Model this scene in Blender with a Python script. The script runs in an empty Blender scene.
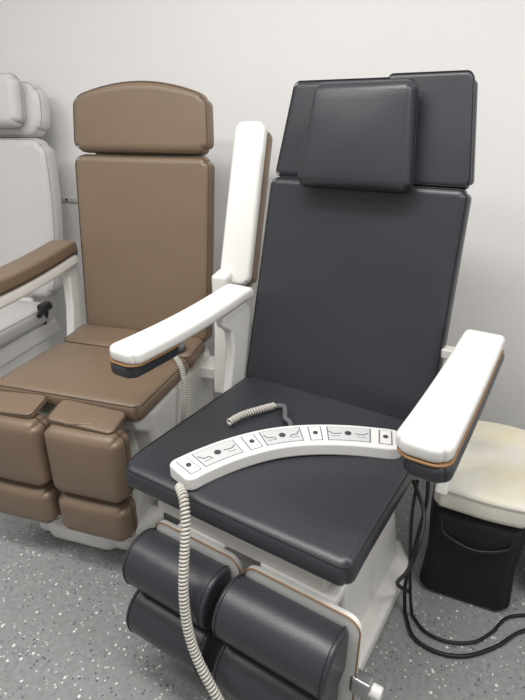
import bpy, bmesh, math, random
from mathutils import Vector, Matrix, Euler
random.seed(4)
D=bpy.data; S=bpy.context.scene; C=S.collection
S.view_settings.view_transform='Standard'
rad=math.radians

# ---------------- materials ----------------
def srgb(r,g,b):
    f=lambda c:(c/255/12.92) if c/255<=0.04045 else ((c/255+0.055)/1.055)**2.4
    return (f(r),f(g),f(b),1)
def mat(name,col,rough=.5,bump=0,bscale=300,metal=0,var=0,vscale=4,spec=.5,wrinkle=0):
    m=D.materials.new(name); m.use_nodes=True; nt=m.node_tree; N=nt.nodes; L=nt.links
    b=N['Principled BSDF']; b.inputs['Base Color'].default_value=col
    b.inputs['Roughness'].default_value=rough; b.inputs['Metallic'].default_value=metal
    b.inputs['Specular IOR Level'].default_value=spec
    tc=N.new('ShaderNodeTexCoord')
    if bump:
        n=N.new('ShaderNodeTexNoise'); n.inputs['Scale'].default_value=bscale; n.inputs['Detail'].default_value=3
        L.new(tc.outputs['Object'],n.inputs['Vector'])
        bp=N.new('ShaderNodeBump'); bp.inputs['Strength'].default_value=bump; bp.inputs['Distance'].default_value=.002
        L.new(n.outputs['Fac'],bp.inputs['Height']); L.new(bp.outputs['Normal'],b.inputs['Normal'])
        if wrinkle:
            n3=N.new('ShaderNodeTexNoise'); n3.inputs['Scale'].default_value=5; n3.inputs['Detail'].default_value=1; n3.inputs['Distortion'].default_value=.3
            L.new(tc.outputs['Object'],n3.inputs['Vector'])
            b3=N.new('ShaderNodeBump'); b3.inputs['Strength'].default_value=wrinkle; b3.inputs['Distance'].default_value=.014
            L.new(n3.outputs['Fac'],b3.inputs['Height']); L.new(b3.outputs['Normal'],bp.inputs['Normal'])
    if var:
        n=N.new('ShaderNodeTexNoise'); n.inputs['Scale'].default_value=vscale; n.inputs['Detail'].default_value=4
        L.new(tc.outputs['Object'],n.inputs['Vector'])
        mx=N.new('ShaderNodeMix'); mx.data_type='RGBA'
        mx.inputs['A'].default_value=tuple(c*(1-var) for c in col[:3])+(1,)
        mx.inputs['B'].default_value=tuple(min(1,c*(1+var)) for c in col[:3])+(1,)
        L.new(n.outputs['Fac'],mx.inputs['Factor']); L.new(mx.outputs['Result'],b.inputs['Base Color'])
    return m
M_dark=mat('leather_charcoal',srgb(49,51,56),.35,.22,420,var=.05,wrinkle=.4)
M_dseam=mat('seam_charcoal',srgb(28,30,33),.6)
M_brown=mat('leather_brown',srgb(120,102,84),.38,.28,380,var=.05,wrinkle=.4)
M_bseam=mat('seam_brown',srgb(82,68,54),.6)
M_white=mat('plastic_white',srgb(228,227,223),.32,.03,60)
M_frame=mat('painted_steel_white',srgb(205,203,198),.38,.03,60)
M_tan=mat('edge_band_tan',srgb(146,112,74),.5)
M_lea=mat('leather_light_grey',srgb(196,195,194),.45,.25,380,var=.03,wrinkle=.3)
M_lseam=mat('seam_light_grey',srgb(150,148,146),.6)
def cream():
    m=mat('vinyl_cream',srgb(220,217,205),.5,.2,200,wrinkle=.5); nt=m.node_tree; N=nt.nodes; L=nt.links
    tc=N.new('ShaderNodeTexCoord'); n=N.new('ShaderNodeTexNoise'); n.inputs['Scale'].default_value=7; n.inputs['Detail'].default_value=3
    cr=N.new('ShaderNodeValToRGB'); cr.color_ramp.elements[0].position=.42; cr.color_ramp.elements[1].position=.72
    cr.color_ramp.elements[0].color=srgb(220,217,206); cr.color_ramp.elements[1].color=srgb(212,204,176)
    L.new(tc.outputs['Object'],n.inputs['Vector']); L.new(n.outputs['Fac'],cr.inputs['Fac']); L.new(cr.outputs['Color'],N['Principled BSDF'].inputs['Base Color'])
    return m
M_cream=cream()
M_black=mat('fabric_black',srgb(16,16,18),.75,.4,500,wrinkle=.8)
M_cable=mat('cable_black',srgb(14,14,15),.45)
M_cord=mat('cord_grey',srgb(190,187,178),.5)
M_label=mat('label_grey',srgb(198,200,200),.5)
M_lline=mat('label_line',srgb(120,124,128),.5)
M_btn=mat('button_dark',srgb(66,70,74),.4)
M_metal=mat('metal_brushed',srgb(170,170,170),.35,metal=.9)
M_grey=mat('plastic_grey',srgb(95,97,100),.5)
M_case=mat('case_dark_grey',srgb(58,60,62),.6)

# ---------------- helpers ----------------
def link(name,me,mt,parent=None,loc=(0,0,0),rot=(0,0,0)):
    o=D.objects.new(name,me); C.objects.link(o)
    if mt: me.materials.append(mt)
    o.location=loc; o.rotation_euler=rot
    if parent: o.parent=parent
    return o
def empty(name,loc,rz):
    o=D.objects.new(name,None); C.objects.link(o); o.location=loc; o.rotation_euler=(0,0,rad(rz)); o.empty_display_size=.1
    return o
def axis(h,r,R,n):
    a=[-h+r*i/4 for i in range(5)]
    if R>r: a+= [-h+r+(R-r)*i/5 for i in range(1,6)]
    e=max(r,R); m=[-(h-e)+2*(h-e)*i/n for i in range(1,n)]
    b=[-v for v in a]
    out=sorted(set(round(v,6) for v in a+m+b)); return out
def planround(x,y,hx,hy,R):
    ax,ay=abs(x)-(hx-R),abs(y)-(hy-R)
    if R>0 and ax>0 and ay>0:
        l=math.hypot(ax,ay); k=max(ax,ay)/l
        x=math.copysign(hx-R+ax*k,x); y=math.copysign(hy-R+ay*k,y)
    return x,y
def cushion(name,hx,hy,hz,r,mt,parent,loc,rot=(0,0,0),R=0,puff=0,deform=None,n=8,welt=None,weltz=None):
    r=min(r,hz*.999,hx*.999,hy*.999)
    X,Y,Z=axis(hx,r,R,n),axis(hy,r,R,n),axis(hz,r,0,2)
    A=[X,Y,Z]; H=(hx,hy,hz); bm=bmesh.new(); vd={}
    def V(p):
        k=tuple(round(c,6) for c in p)
        if k in vd: return vd[k]
        q=[max(-(H[i]-r),min(H[i]-r,p[i])) for i in range(3)]
        v=Vector([p[i]-q[i] for i in range(3)])
        if v.length>1e-9: v=v.normalized()*r
        x,y,z=q[0]+v.x,q[1]+v.y,q[2]+v.z
        x,y=planround(x,y,hx,hy,R)
        if puff: z+=math.copysign(1,z)*puff*(1-(x/hx)**2)*(1-(y/hy)**2)*min(1,abs(z)/hz)
        if deform: x,y,z=deform(x,y,z)
        vd[k]=bm.verts.new((x,y,z)); return vd[k]
    for a in range(3):
        b,c=(a+1)%3,(a+2)%3
        for s in (-1,1):
            for i in range(len(A[b])-1):
                for j in range(len(A[c])-1):
                    q=[]
                    for (di,dj) in ((0,0),(1,0),(1,1),(0,1)):
                        p=[0,0,0]; p[a]=s*H[a]; p[b]=A[b][i+di]; p[c]=A[c][j+dj]; q.append(V(p))
                    if s<0:q.reverse()
                    try: bm.faces.new(q)
                    except ValueError: pass
    bmesh.ops.recalc_face_normals(bm,faces=bm.faces)
    me=D.meshes.new(name); bm.to_mesh(me); bm.free()
    for p in me.polygons:p.use_smooth=True
    o=link(name,me,mt,parent,loc,rot)
    if welt:
        wz=hz-r*.3 if weltz is None else weltz
        pts=[]; RR=max(R,.012); e=-.002+ (r*.28 if weltz is None else 0)
        for cx,cy,a0 in ((1,1,0),(-1,1,90),(-1,-1,180),(1,-1,270)):
            for i in range(7):
                t=rad(a0+i*15); pts.append((cx*(hx-RR)+(RR-e)*math.cos(t),cy*(hy-RR)+(RR-e)*math.sin(t),wz))
        d=[]
        for i in range(len(pts)):
            p,q=Vector(pts[i]),Vector(pts[(i+1)%len(pts)]); k=max(1,int((q-p).length/.04))
            for j in range(k): d.append(tuple(p.lerp(q,j/k)))
        if deform: d=[deform(*p) for p in d]
        tube(name+'_seam',d,.0015,welt,parent,loc,rot,cyc=True)
    return o
def tube(name,pts,r,mt,parent=None,loc=(0,0,0),rot=(0,0,0),cyc=False,res=2):
    cu=D.curves.new(name,'CURVE'); cu.dimensions='3D'; cu.bevel_depth=r; cu.bevel_resolution=res; cu.use_fill_caps=not cyc
    sp=cu.splines.new('POLY'); sp.points.add(len(pts)-1)
    for i,p in enumerate(pts): sp.points[i].co=(*p,1)
    sp.use_cyclic_u=cyc
    tmp=D.objects.new('tmp',cu); C.objects.link(tmp)
    dg=bpy.context.evaluated_depsgraph_get(); me=D.meshes.new_from_object(tmp.evaluated_get(dg))
    D.objects.remove(tmp)
    for p in me.polygons:p.use_smooth=True
    me.materials.clear()
    return link(name,me,mt,parent,loc,rot)
def bez(pts,n=12):
    out=[]; P=[Vector(p) for p in pts]; P=[P[0]*2-P[1]]+P+[P[-1]*2-P[-2]]
    for i in range(1,len(P)-2):
        a,b,c,d=P[i-1:i+3]
        for k in range(n):
            t=k/n
            out.append(.5*((2*b)+(c-a)*t+(2*a-5*b+4*c-d)*t*t+(3*b-a-3*c+d)*t**3))
    out.append(P[-2]); return out
def coil(name,path,R,r,pitch,mt,parent):
    P=bez(path,16); pts=[]; ph=0
    T=(P[1]-P[0]).normalized(); nrm=T.orthogonal().normalized()
    pts.append(tuple(P[0]))
    for i in range(len(P)-1):
        T=(P[i+1]-P[i]); L=T.length; T=T.normalized()
        nrm=(nrm-T*nrm.dot(T)).normalized(); bn=T.cross(nrm)
        k=max(1,int(L/pitch*9))
        for j in range(k):
            ph+=L/k/pitch*2*math.pi
            c=P[i].lerp(P[i+1],j/k)
            pts.append(tuple(c+nrm*math.cos(ph)*R+bn*math.sin(ph)*R))
    pts.append(tuple(P[-1]))
    return tube(name,pts,r,mt,parent,res=1)
def bevmod(o,w,seg=3):
    m=o.modifiers.new('bevel','BEVEL'); m.width=w; m.segments=seg; m.limit_method='ANGLE'; m.angle_limit=rad(28); m.harden_normals=True
    for p in o.data.polygons:p.use_smooth=True
    return o
def prism(name,A,B,mt,parent,bev,loc,rot,seg):
    bm=bmesh.new(); a=[bm.verts.new(p) for p in A]; b=[bm.verts.new(p) for p in B]
    bm.faces.new(a); bm.faces.new(list(reversed(b))); n=len(a)
    for i in range(n): bm.faces.new((a[i],b[i],b[(i+1)%n],a[(i+1)%n]))
    bmesh.ops.recalc_face_normals(bm,faces=bm.faces)
    me=D.meshes.new(name); bm.to_mesh(me); bm.free()
    return bevmod(link(name,me,mt,parent,loc,rot),bev,seg)
def prism_x(name,prof,x0,x1,mt,parent,bev=.01,loc=(0,0,0),rot=(0,0,0),seg=3):
    return prism(name,[(x0,y,z) for y,z in prof],[(x1,y,z) for y,z in prof],mt,parent,bev,loc,rot,seg)
def prism_y(name,prof,y0,y1,mt,parent,bev=.01,loc=(0,0,0),rot=(0,0,0),seg=3):
    return prism(name,[(x,y0,z) for x,z in prof],[(x,y1,z) for x,z in prof],mt,parent,bev,loc,rot,seg)
def prism_z(name,outl,z0,z1,mt,parent,bev=.01,loc=(0,0,0),rot=(0,0,0),seg=3):
    return prism(name,[(x,y,z0) for x,y in outl],[(x,y,z1) for x,y in outl],mt,parent,bev,loc,rot,seg)
def box(name,dx,dy,dz,mt,parent,loc,rot=(0,0,0),bev=.006):
    return prism_z(name,[(-dx/2,-dy/2),(dx/2,-dy/2),(dx/2,dy/2),(-dx/2,dy/2)],-dz/2,dz/2,mt,parent,bev,loc,rot)
def cyl(name,r,h,mt,parent,loc,rot=(0,0,0),bev=.002,n=32):
    return prism_z(name,[(r*math.cos(2*math.pi*i/n),r*math.sin(2*math.pi*i/n)) for i in range(n)],-h/2,h/2,mt,parent,bev,loc,rot)

# ---------------- room ----------------
WA=rad(-22); wd=Vector((math.cos(WA),math.sin(WA),0)); wn=Vector((-math.sin(WA),math.cos(WA),0))
w0=Vector((.8,2.03,0))
def room_material(kind):
    m=D.materials.new(kind); m.use_nodes=True; nt=m.node_tree; N=nt.nodes; L=nt.links; b=N['Principled BSDF']
    tc=N.new('ShaderNodeTexCoord')
    if kind=='wall_paint':
        n=N.new('ShaderNodeTexNoise'); n.inputs['Scale'].default_value=1.6; n.inputs['Detail'].default_value=6
        cr=N.new('ShaderNodeValToRGB'); cr.color_ramp.elements[0].color=srgb(223,222,221); cr.color_ramp.elements[1].color=srgb(232,231,230)
        L.new(tc.outputs['Object'],n.inputs['Vector']); L.new(n.outputs['Fac'],cr.inputs['Fac']); L.new(cr.outputs['Color'],b.inputs['Base Color'])
        n2=N.new('ShaderNodeTexNoise'); n2.inputs['Scale'].default_value=40; n2.inputs['Detail'].default_value=5
        bp=N.new('ShaderNodeBump'); bp.inputs['Strength'].default_value=.2; bp.inputs['Distance'].default_value=.003
        L.new(tc.outputs['Object'],n2.inputs['Vector']); L.new(n2.outputs['Fac'],bp.inputs['Height']); L.new(bp.outputs['Normal'],b.inputs['Normal'])
        b.inputs['Roughness'].default_value=.7
    else:
        base=N.new('ShaderNodeTexNoise'); base.inputs['Scale'].default_value=60; base.inputs['Detail'].default_value=6
        cr=N.new('ShaderNodeValToRGB'); cr.color_ramp.elements[0].position=.35; cr.color_ramp.elements[1].position=.65
        cr.color_ramp.elements[0].color=srgb(132,133,133); cr.color_ramp.elements[1].color=srgb(146,147,147)
        L.new(tc.outputs['Object'],base.inputs['Vector']); L.new(base.outputs['Fac'],cr.inputs['Fac'])
        cur=cr.outputs['Color']
        for sc,thr,col in ((130,.95,srgb(205,205,203)),(120,.945,srgb(86,88,92)),(95,.975,srgb(222,222,220)),(170,.94,srgb(106,108,111))):
            v=N.new('ShaderNodeTexVoronoi'); v.inputs['Scale'].default_value=sc
            mp=N.new('ShaderNodeMapping'); mp.inputs['Location'].default_value=(sc*.13,sc*.07,0)
            L.new(tc.outputs['Object'],mp.inputs['Vector']); L.new(mp.outputs['Vector'],v.inputs['Vector'])
            sp=N.new('ShaderNodeSeparateColor'); L.new(v.outputs['Color'],sp.inputs['Color'])
            g=N.new('ShaderNodeMath'); g.operation='GREATER_THAN'; g.inputs[1].default_value=thr; L.new(sp.outputs['Red'],g.inputs[0])
            l=N.new('ShaderNodeMath'); l.operation='LESS_THAN'; l.inputs[1].default_value=.42; L.new(v.outputs['Distance'],l.inputs[0])
            mu=N.new('ShaderNodeMath'); mu.operation='MULTIPLY'; L.new(g.outputs[0],mu.inputs[0]); L.new(l.outputs[0],mu.inputs[1])
            mx=N.new('ShaderNodeMix'); mx.data_type='RGBA'; L.new(mu.outputs[0],mx.inputs['Factor']); L.new(cur,mx.inputs['A']); mx.inputs['B'].default_value=col
            cur=mx.outputs['Result']
        L.new(cur,b.inputs['Base Color']); b.inputs['Roughness'].default_value=.38
    return m
M_wall=room_material('wall_paint'); M_floor=room_material('epoxy_flake_floor')
cen=w0-wd*.8-wn*2.3
box('floor',7,4.8,.1,M_floor,None,cen+Vector((0,0,-.05)),(0,0,WA),0.0005)
box('wall_back',7.2,.1,2.8,M_wall,None,w0-wd*.8+wn*.05+Vector((0,0,1.4)),(0,0,WA),.0005)
box('wall_left',.1,4.7,2.8,M_wall,None,cen-wd*3.5+Vector((0,0,1.4)),(0,0,WA),.0005)
box('wall_right',.1,4.7,2.8,M_wall,None,cen+wd*3.5+Vector((0,0,1.4)),(0,0,WA),.0005)

def bk(alpha,ly,z,s,dep,x=0):
    a=rad(alpha); up=Vector((0,math.sin(a),math.cos(a))); n=Vector((0,-math.cos(a),math.sin(a)))
    return Vector((x,ly,z))+up*s-n*dep
def brot(alpha): return (rad(90-alpha),0,0)

def armrest(ch,sx,top,edge,bottom,ly0,ly1,z0,z1,xc,w=.05,tz=(.020,.003,.021),padw=.84,out=.010,padlen=1.0):
    """padded armrest made of top shell, edge band and lower pad"""
    L=math.hypot(ly1-ly0,z1-z0)/2; th=math.atan2(z1-z0,ly1-ly0)
    c=Vector((xc,(ly0+ly1)/2,(z0+z1)/2)); nm='left' if sx<0 else 'right'
    up=Vector((0,-math.sin(th),math.cos(th))); ax=Vector((0,math.cos(th),math.sin(th)))
    def mk(sh):
        def df(x,y,z):
            t=(y+sh)/L
            return (x*(1-.05*t), y, z+.014*t*t-.03*max(0,(t-.8)/.2)**2)
        return df
    ox=Vector((sx*out,0,0)); sh=-L*(1-padlen)
    cushion('armrest_%s_top'%nm,w,L,tz[0],.014,top,ch,c-up*tz[0],(th,0,0),R=w*.72,deform=mk(0),n=14)
    cushion('armrest_%s_edge'%nm,w*.975,L*.996*padlen,tz[1],.0022,edge,ch,c-up*(2*tz[0]+tz[1]-.002)+ox*.25+ax*sh-ax*.003,(th,0,0),R=w*.72,deform=mk(sh),n=14)
    cushion('armrest_%s_pad'%nm,w*padw,L*.995*padlen,tz[2],.015,bottom,ch,c-up*(2*tz[0]+2*tz[1]+tz[2]-.004)+ox+ax*sh-ax*.004,(th,0,0),R=w*.72*padw,deform=mk(sh),n=14)

# ================= MAIN CHAIR (charcoal) =================
ch=empty('treatment_chair',(-.088,.951,0),-32.4)
def sd(x,y,z):
    t=(y+.31)/.62
    return x*(1.0), y, z-.010*math.exp(-((y+.31)/.05)**2)-.02*math.sin(math.pi*min(1,max(0,t)))*(1-(x/.34)**2)*.6
cushion('seat_cushion',.333,.315,.036,.028,M_dark,ch,(-.013,.31,.588),R=.035,deform=sd,n=14,welt=M_dseam)
A=9; BX=-.015
def bd(x,y,z):
    t=(y+.335)/.67
    return x*(1.085-.08*t)-.014*(1-t),y,z-.012*(1-(x/.30)**2)*math.sin(math.pi*min(1,max(0,t)))
cushion('back_cushion',.302,.35,.034,.024,M_dark,ch,bk(A,.6,.6,.345,.034,BX),brot(A),R=.03,deform=bd,n=14,welt=M_dseam)
cushion('back_shell',.275,.33,.02,.012,M_frame,ch,bk(A,.6,.6,.35,.085,BX),brot(A),R=.03,n=6)
def hd(x,y,z):
    t=(y+.14)/.28; return x*(1.0-.14*t),y,z
cushion('headrest_panel',.304,.14,.026,.022,M_dark,ch,bk(A,.6,.6,.832,.046,BX),brot(A),R=.025,deform=hd,n=10,welt=M_dseam)
def hd2(x,y,z):
    t=(y+.14)/.28; return (x+.172)*(1.0-.14*t),y,z
cushion('headrest_wing',.130,.139,.012,.011,M_dark,ch,bk(A,.6,.6,.835,.018,BX),brot(A),R=.02,deform=hd2,n=8,welt=M_dseam)
def pd(x,y,z):
    t=(y+.135)/.27; return x*(1.0-.17*t),y,z
cushion('headrest_pillow',.172,.138,.034,.028,M_dark,ch,bk(A,.6,.6,.808,-.036,-.022),brot(A),R=.024,puff=.008,deform=pd,n=10,welt=M_dseam,weltz=0.0)
for sx in(-1,1):
    tube('headrest_rod_%s'%('l' if sx<0 else 'r'),[bk(A,.6,.6,.55,.07,sx*.07),bk(A,.6,.6,.85,.07,sx*.07)],.008,M_metal,ch)
for sx in (-1,1):
    armrest(ch,sx,M_white,M_tan,M_dark,.085,.68,.885,.927,sx*.397,w=.054,padw=.86 ,out=(.008 if sx<0 else .013),padlen=(.36 if sx<0 else 1.0))
    nm='left' if sx<0 else 'right'
    prism_x('arm_support_'+nm,[(.50,.865),(.63,.885),(.66,.85),(.68,.74),(.66,.6),(.64,.48),(.50,.48),(.53,.62),(.55,.74),(.54,.80),(.50,.83)],sx*.378-.018,sx*.378+.018,M_white,ch,.010)
box('arm_link_right',.1,.04,.03,M_frame,ch,(.33,.67,.84))
box('arm_cross_tube',.76,.05,.04,M_frame,ch,(0,.60,.50))
prism_x('seat_frame',[(.03,.552),(.60,.552),(.66,.53),(.66,.47),(.12,.47),(.05,.50)],-.285,.285,M_frame,ch,.012)
box('seat_frame_crossbar',.50,.06,.05,M_frame,ch,(0,.06,.495))
prism_x('lift_column',[(.12,.48),(.56,.48),(.66,.07),(.70,.03),(.06,.03),(.10,.10),(.20,.16)],-.21,.21,M_frame,ch,.02,seg=4)
prism_x('base_side_shell',[(.16,.46),(.50,.46),(.64,.10),(.66,.06),(.12,.06),(.18,.14)],-.25,.25,M_white,ch,.015)
prism_z('base_plate',[(-.30,.14),(-.24,.04),(.24,.04),(.30,.14),(.30,.64),(.24,.72),(-.24,.72),(-.30,.64)],.0,.07,M_white,ch,.02,seg=4)
prism_x('back_frame',[(.60,.47),(.68,.47),(.76,1.15),(.70,1.15)],-.12,.12,M_frame,ch,.01)
def roll(name,x0,x1,yc,zc,r,mt,parent):
    n=36; prof=[]
    for i in range(n):
        t=2*math.pi*i/n; y=-math.cos(t)*r; z=math.sin(t)*r
        y=min(y,r*.62); prof.append((yc+y,zc+z))
    prism_x(name,prof,x0,x1,mt,parent,.012,seg=4)
    for k,xx in enumerate((x0+.012,x1-.012)):
        pts=[(xx,yc+min(-math.cos(2*math.pi*i/n)*(r+.0005),r*.62),zc+math.sin(2*math.pi*i/n)*(r+.0005)) for i in range(n)]
        tube(name+'_seam_%d'%k,pts,.0016,M_dseam,parent,cyc=True)
def rrect(x0,x1,z0,z1,R,n=6):
    o=[]
    for cx,cz,a0 in ((x1-R,z1-R,0),(x0+R,z1-R,90),(x0+R,z0+R,180),(x1-R,z0+R,270)):
        for i in range(n+1):
            t=rad(a0+90*i/n); o.append((cx+R*math.cos(t),cz+R*math.sin(t)))
    return o
for i,(x0,x1) in enumerate(((-.255,.010),(.035,.325))):
    roll('leg_roll_upper_%d'%i,x0,x1,-.04,.380,.076,M_dark,ch)
    roll('leg_roll_lower_%d'%i,x0+.003,x1-.008,-.052,.216,.077,M_dark,ch)
    xm=(x0+x1)/2
    p=rrect(x0+.01,x1+.022,.12,.468,.035)
    prism_y('leg_plate_%d'%i,p,.010,.026,M_white,ch,.003)
    tube('leg_plate_edge_%d'%i,[(x,.010,z) for x,z in p],.0022,M_tan,ch,cyc=True)
    box('leg_slide_%d'%i,.05,.05,.36,M_frame,ch,(xm,.055,.30))
    box('leg_slide_head_%d'%i,.20,.09,.03,M_white,ch,(xm,.07,.462),bev=.006)
box('leg_hinge_block',.05,.035,.05,M_metal,ch,(.36,.02,.27),bev=.008)
box('leg_hinge_arm',.02,.02,.10,M_metal,ch,(.37,.03,.22),bev=.004)
cyl('leg_hinge_knob',.016,.04,M_white,ch,(.388,.02,.27),(0,rad(90),0),.004)
box('under_seat_actuator',.06,.05,.05,M_case,ch,(-.20,.05,.46))
# handset
path=[(-.157,.018),(-.132,.100),(-.094,.185),(-.036,.272),(.04,.342),(.14,.402),(.265,.452)]
P=bez([(x,y,0) for x,y in path],8)
def strip(P,w,z0,z1,name,mt,bev,par,roundend=True):
    Lp=[];Rp=[]
    n=len(P)
    for i,p in enumerate(P):
        t=(P[min(i+1,n-1)]-P[max(i-1,0)]).normalized(); nn=Vector((-t.y,t.x,0))
        k=1
        if roundend:
            e=min(i,n-1-i); k={0:.74,1:.95}.get(e,1)
        Lp.append((p.x+nn.x*w*k,p.y+nn.y*w*k)); Rp.append((p.x-nn.x*w*k,p.y-nn.y*w*k))
    return prism_z(name,Lp+Rp[::-1],z0,z1,mt,par,bev)
strip(P,.050,.615,.655,'handset_body',M_white,.010,ch)
nP=len(P)
def sub(a,b,n=8):
    out=[]
    for i in range(n+1):
        f=(a+(b-a)*i/n)*(nP-1); k=min(int(f),nP-2); out.append(P[k].lerp(P[k+1],f-k))
    return out
def at(f,off):
    f*=nP-1; k=min(int(f),nP-2); p=P[k].lerp(P[k+1],f-k); t=(P[k+1]-P[k]).normalized()
    return p+Vector((-t.y,t.x,0))*off, math.atan2(t.y,t.x)
j=0
zt=.6545
def icon(name,f,flip,lay):
    p,an=at(f,.002); ca,sa=math.cos(an),math.sin(an)
    q=[(-.016,.012),(-.008,-.004),(.006,-.004),(.013,-.013)] if not lay else [(-.018,.006),(-.007,-.004),(.008,-.004),(.018,-.002)]
    if flip: q=[(-x,y) for x,y in q]
    tube(name,[(p.x+x*ca-y*sa,p.y+x*sa+y*ca,zt+.0022) for x,y in q],.0012,M_btn,ch,res=1)
    q=[(-.012,-.016),(.012,-.016)]
    tube(name+'_base',[(p.x+x*ca-y*sa,p.y+x*sa+y*ca,zt+.0022) for x,y in q],.0008,M_lline,ch,res=1)
for a,b in ((.035,.10),(.125,.34),(.375,.435),(.455,.635),(.665,.72),(.74,.90),(.925,.97)):
    sp=sub(a,b); strip(sp,.034,zt,zt+.0013,'handset_label_border_%d'%j,M_lline,.0002,ch,False)
    sp=sub(a+.005,b-.005); strip(sp,.0318,zt+.0005,zt+.0018,'handset_label_%d'%j,M_label if b-a>.1 else M_white,.0002,ch,False)
    m=(a+b)/2
    p,an=at(m,0); cyl('handset_button_%d'%j,.009 if b-a>.1 else .007,.004,M_btn,ch,(p.x,p.y,zt+.003),bev=.001,n=20)
    if b-a>.1:
        icon('handset_icon_%d_a'%j,a+(b-a)*.2,False,j==5); icon('handset_icon_%d_b'%j,a+(b-a)*.8,True,j!=3)
    j+=1
coil('handset_coiled_cord',[(-.130,-.006,.636),(-.092,-.035,.634),(-.062,-.068,.588),(-.045,-.102,.51),(-.030,-.126,.44),(-.008,-.142,.36),(.025,-.150,.29),(.085,-.157,.21),(.13,-.15,.11),(.14,-.16,.05),(.18,-.19,.015)],.0095,.0036,.0088,M_cord,ch)
coil('second_coiled_cord',[(-.205,.30,.630),(-.192,.35,.634),(-.165,.405,.634),(-.14,.455,.632)],.009,.0034,.0088,M_cord,ch)
tube('cord_plug_lead',bez([(-.14,.455,.632),(-.11,.46,.636),(-.09,.435,.634),(-.075,.41,.632),(-.045,.39,.630),(-.03,.34,.628)]),.008,M_grey,ch)
tube('side_hose',bez([(.30,.50,.50),(.36,.42,.46),(.37,.34,.40),(.35,.36,.30),(.32,.40,.2),(.34,.5,.08)]),.006,M_cable,ch)

# ================= BROWN CHAIR =================
b=empty('treatment_chair',(-.665,1.50,0),-17)
cushion('seat_cushion_front',.29,.2,.036,.03,M_brown,b,(0,.20,.588),R=.035,puff=.006,n=10,welt=M_bseam)
cushion('seat_cushion_rear',.29,.085,.036,.03,M_brown,b,(0,.475,.60),(rad(6),0,0),R=.03,puff=.004,n=8,welt=M_bseam)
A=7
def bd(x,y,z):
    t=(y+.355)/.71; return x*(1.0+.02*t),y,z-.008*(1-(x/.29)**2)
cushion('back_cushion',.287,.365,.04,.03,M_brown,b,bk(A,.55,.62,.345,.04,.005),brot(A),R=.045,deform=bd,n=14,welt=M_bseam)
def hdb(x,y,z):
    t=(y+.12)/.24; return x*(1.0-.03*t), y-.05*(x/.28)**2*max(0,t)**1.5, z
cushion('headrest',.290,.127,.042,.032,M_brown,b,bk(A,.55,.62,.842,.04,.005),brot(A),R=.05,deform=hdb,n=14,welt=M_bseam)
cushion('back_shell',.24,.42,.02,.012,M_white,b,bk(A,.55,.62,.42,.10),brot(A),R=.04,n=6)
armrest(b,-1,M_brown,M_bseam,M_white,.05,.635,.925,.982,-.36,w=.057,tz=(.027,.002,.026),padw=.95,out=.002)
prism_x('arm_support_left',[(.46,.92),(.58,.94),(.62,.91),(.66,.74),(.62,.5),(.52,.5),(.56,.7),(.57,.84),(.52,.88)],-.375,-.335,M_white,b,.01)
FA=22; FX=.425
cushion('armrest_folded_shell',.060,.30,.022,.014,M_white,b,bk(FA,.53,.885,.295,.0,FX),brot(FA),R=.035,n=10)
cushion('armrest_folded_pad',.060,.300,.038,.028,M_brown,b,bk(FA,.53,.885,.295,.055,FX+.005),brot(FA),R=.04,n=10)
for k,s in enumerate((.06,.42)):
    p=bk(FA,.53,.87,s,-.024,FX-.01); cyl('armrest_screw_%d'%k,.009,.004,M_grey,b,p,(rad(90-FA),0,0),.001,20)
prism_x('arm_support_right',[(.46,.93),(.60,.94),(.66,.88),(.68,.74),(.66,.45),(.44,.45),(.47,.7)],.355,.42,M_white,b,.015)
box('arm_support_bridge',.14,.12,.05,M_white,b,(.32,.57,.50))
prism_x('seat_frame',[(.02,.552),(.56,.555),(.64,.56),(.66,.46),(.10,.46),(.03,.51)],-.26,.26,M_white,b,.014)
prism_x('base_shell',[(.10,.47),(.60,.47),(.66,.10),(.68,.0),(-.02,.0),(-.02,.08),(.10,.20)],-.20,.20,M_white,b,.03,seg=5)
prism_z('base_foot',[(-.27,.16),(-.22,.04),(-.12,-.04),(.12,-.04),(.22,.04),(.27,.16),(.27,.68),(-.27,.68)],.0,.085,M_white,b,.03,seg=5)
prism_x('side_fairing',[(.10,.545),(.64,.56),(.66,.12),(.30,.08),(.14,.12)],.17,.275,M_white,b,.03,seg=5)
for i,xm in enumerate((-.145,.145)):
    cushion('leg_pad_upper_%d'%i,.137,.127,.048,.036,M_brown,b,(xm,-.085,.450),(rad(90),0,0),R=.035,puff=.008,n=8,welt=M_bseam,weltz=.0)
    cushion('leg_pad_lower_%d'%i,.132,.078,.048,.036,M_brown,b,(xm,-.085,.240),(rad(90),0,0),R=.035,puff=.006,n=8,welt=M_bseam,weltz=.0)
    cushion('knee_flap_%d'%i,.118,.050,.012,.010,M_brown,b,(xm-.01,-.055,.590),(rad(14),rad(3 if i else -4),0),R=.02,puff=.004,n=8,welt=M_bseam)
    box('leg_bracket_%d'%i,.06,.04,.42,M_white,b,(xm,-.015,.34))
tube('knee_flap_strap',bez([(.09,-.10,.588),(.15,-.09,.59),(.20,-.07,.585),(.235,-.03,.58)]),.008,M_brown,b)
tube('knee_flap_strap_2',bez([(-.21,-.10,.588),(-.15,-.09,.59),(-.10,-.07,.588),(-.06,-.03,.58)]),.007,M_brown,b)
cushion('hand_control',.035,.06,.014,.010,M_grey,b,(.20,.40,.645),(0,0,rad(-40)),R=.02,n=6)
coil('hand_control_cord',[(.235,.36,.645),(.29,.31,.62),(.318,.27,.55),(.318,.25,.47),(.30,.27,.40)],.0085,.0033,.0085,M_cord,b)

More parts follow.
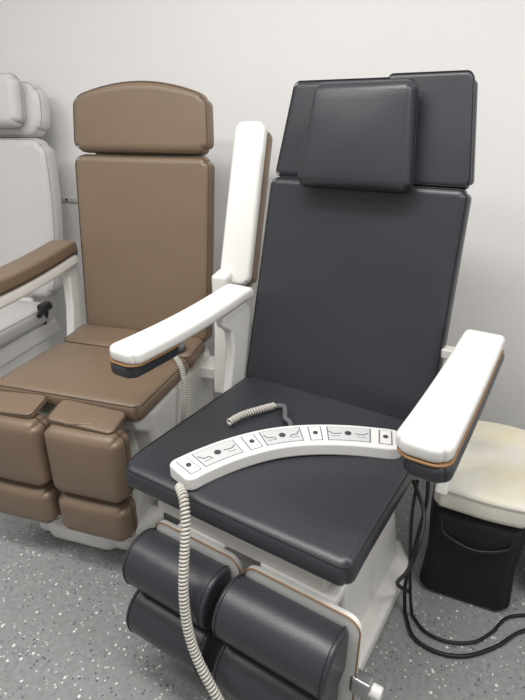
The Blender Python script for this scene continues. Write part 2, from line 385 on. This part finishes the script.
# ================= LIGHT GREY CHAIR =================
g=empty('treatment_chair',(-1.395,2.03,0),-14)
A=8
cushion('seat_cushion',.25,.27,.045,.035,M_lea,g,(-.03,.27,.56),R=.05,puff=.008,n=8,welt=M_lseam)
def gd(x,y,z):
    t=(y+.33)/.66; return x*(.92+.10*math.sin(math.pi*min(1,max(0,t*.9)))),y,z
cushion('back_cushion',.265,.375,.05,.04,M_lea,g,bk(A,.50,.62,.385,.05,.01),brot(A),R=.08,puff=.01,deform=gd,n=12,welt=M_lseam)
cushion('headrest',.245,.12,.045,.038,M_lea,g,bk(A,.50,.62,.88,.05,.01),brot(A),R=.09,puff=.01,n=12,welt=M_lseam)
cushion('headrest_pillow',.165,.11,.042,.036,M_lea,g,bk(A,.50,.62,.905,-.03,.02),brot(A),R=.05,puff=.012,n=10,welt=M_lseam,weltz=0)
prism_x('seat_frame',[(.03,.51),(.56,.51),(.60,.42),(.10,.42)],-.24,.20,M_white,g,.02)
prism_x('back_frame',[(.50,.46),(.60,.46),(.72,1.2),(.64,1.2)],-.10,.10,M_white,g,.01)
prism_x('base_shell',[(.10,.44),(.50,.44),(.56,.05),(.56,.0),(.0,.0),(.0,.06),(.15,.15)],-.19,.19,M_white,g,.03)
cushion('leg_pad',.22,.16,.04,.03,M_lea,g,(-.03,-.06,.40),(rad(80),0,0),R=.05,n=8,welt=M_lseam)
prism_z('base_foot',[(-.25,-.02),(.25,-.02),(.27,.1),(.27,.6),(-.27,.6),(-.27,.1)],0,.07,M_white,g,.02)
tube('recline_lever',bez([(.18,.48,.50),(.23,.45,.58),(.26,.40,.62),(.27,.34,.60)]),.012,M_cable,g)
cushion('recline_knob',.025,.04,.02,.016,M_cable,g,(.25,.42,.62),R=.02,n=6)

# ================= STOOL with cream cushion =================
s=empty('padded_stool',(.735,1.41,0),-24)
def cd(x,y,z): return x,y,z+.007*math.sin(x*18+1)*math.sin(y*11)
cushion('seat_cushion',.138,.23,.043,.026,M_cream,s,(0,0,.405),R=.03,puff=.006,deform=cd,n=12,welt=M_lseam,weltz=.03)
def sb(x,y,z):
    return x*(1+.05*math.sin(z*14+y*9)),y*(1+.03*math.sin(z*17)),z
cushion('bag_body',.138,.215,.175,.03,M_black,s,(0,0,.178),R=.04,n=10,deform=sb)  # soft black bag under the cream cushion, sides slightly bulging
box('bag_top_rim',.25,.41,.012,M_case,s,(0,0,.357))
tube('carry_strap',bez([(-.1,-.21,.33),(-.09,-.225,.28),(0,-.232,.25),(.09,-.225,.28),(.1,-.21,.33)]),.006,M_cable,s)
for k,(x,y) in enumerate(((-.1,-.17),(.1,-.17),(-.1,.17),(.1,.17))):
    cyl('foot_%d'%k,.015,.01,M_cable,s,(x,y,.005))
k=empty('storage_case',(1.035,1.38,0),-22)
cushion('case_body',.09,.2,.21,.02,M_case,k,(0,0,.21),R=.02,n=6)
box('case_lid',.185,.405,.03,M_grey,k,(0,0,.43),bev=.01)
tube('case_handle',bez([(0,-.08,.44),(0,-.06,.47),(0,.06,.47),(0,.08,.44)]),.007,M_cable,k)

c=empty('power_cable',(0,0,0),0)
tube('cable_loop_1',bez([(.455,1.18,.008),(.46,1.09,.008),(.52,1.04,.008),(.60,1.03,.008),(.70,1.06,.008),(.80,1.11,.008),(.95,1.14,.008)]),.006,M_cable,c)
tube('cable_loop_2',bez([(.475,1.17,.008),(.50,1.11,.008),(.56,1.075,.008),(.64,1.075,.008),(.71,1.11,.008),(.78,1.16,.008),(.90,1.17,.008)]),.005,M_cable,c)
inv=(Matrix.Translation(Vector((-.088,.951,0)))@Matrix.Rotation(rad(-32.4),4,'Z')).inverted()
def toch(ps): return [inv@Vector(p) for p in ps]
tube('power_lead_1',bez(toch([(.50,1.28,.47),(.50,1.26,.38),(.48,1.24,.24),(.455,1.21,.10),(.455,1.18,.012)])),.006,M_cable,ch)
tube('power_lead_2',bez(toch([(.47,1.28,.45),(.455,1.24,.34),(.455,1.20,.20),(.465,1.18,.08),(.475,1.17,.01)])),.005,M_cable,ch)

def onwall(u,z,off=0): 
    p=w0+wd*u-wn*off; return Vector((p.x,p.y,z))
w=empty('wall_bracket',onwall(-2.02,1.07),-22)
box('bracket_bar',.30,.012,.02,M_frame,w,(0,-.006,0),bev=.002)
for i in range(4): cyl('bracket_screw_%d'%i,.006,.006,M_cable,w,(-.1+i*.06,-.013,0),(rad(90),0,0),.001,12)

# ---------------- camera ----------------
cam=D.cameras.new('camera'); co=D.objects.new('camera',cam); C.objects.link(co)
co.location=(0,0,1.45); co.rotation_euler=(rad(90-24),0,0)
cam.sensor_fit='VERTICAL'; cam.sensor_height=36; cam.lens=36*520/700; cam.clip_start=.02
S.camera=co
# ---------------- light ----------------
W=D.worlds.new('world'); S.world=W; W.use_nodes=True
W.node_tree.nodes['Background'].inputs[0].default_value=(1,.985,.965,1); W.node_tree.nodes['Background'].inputs[1].default_value=.46
def area(name,loc,sx,sy,e,rz=0):
    l=D.lights.new(name,'AREA'); l.shape='RECTANGLE'; l.size=sx; l.size_y=sy; l.energy=e; l.color=(1,.98,.955)
    o=D.objects.new(name,l); C.objects.link(o); o.location=loc; o.rotation_euler=(0,0,rad(rz)); return o
area('ceiling_light_1',(-.3,.7,2.75),1.3,.3,42,-22)
area('ceiling_light_2',(1.3,.1,2.75),1.3,.3,28,-22)
area('ceiling_light_3',(-1.8,.8,2.75),1.3,.3,27,-22)
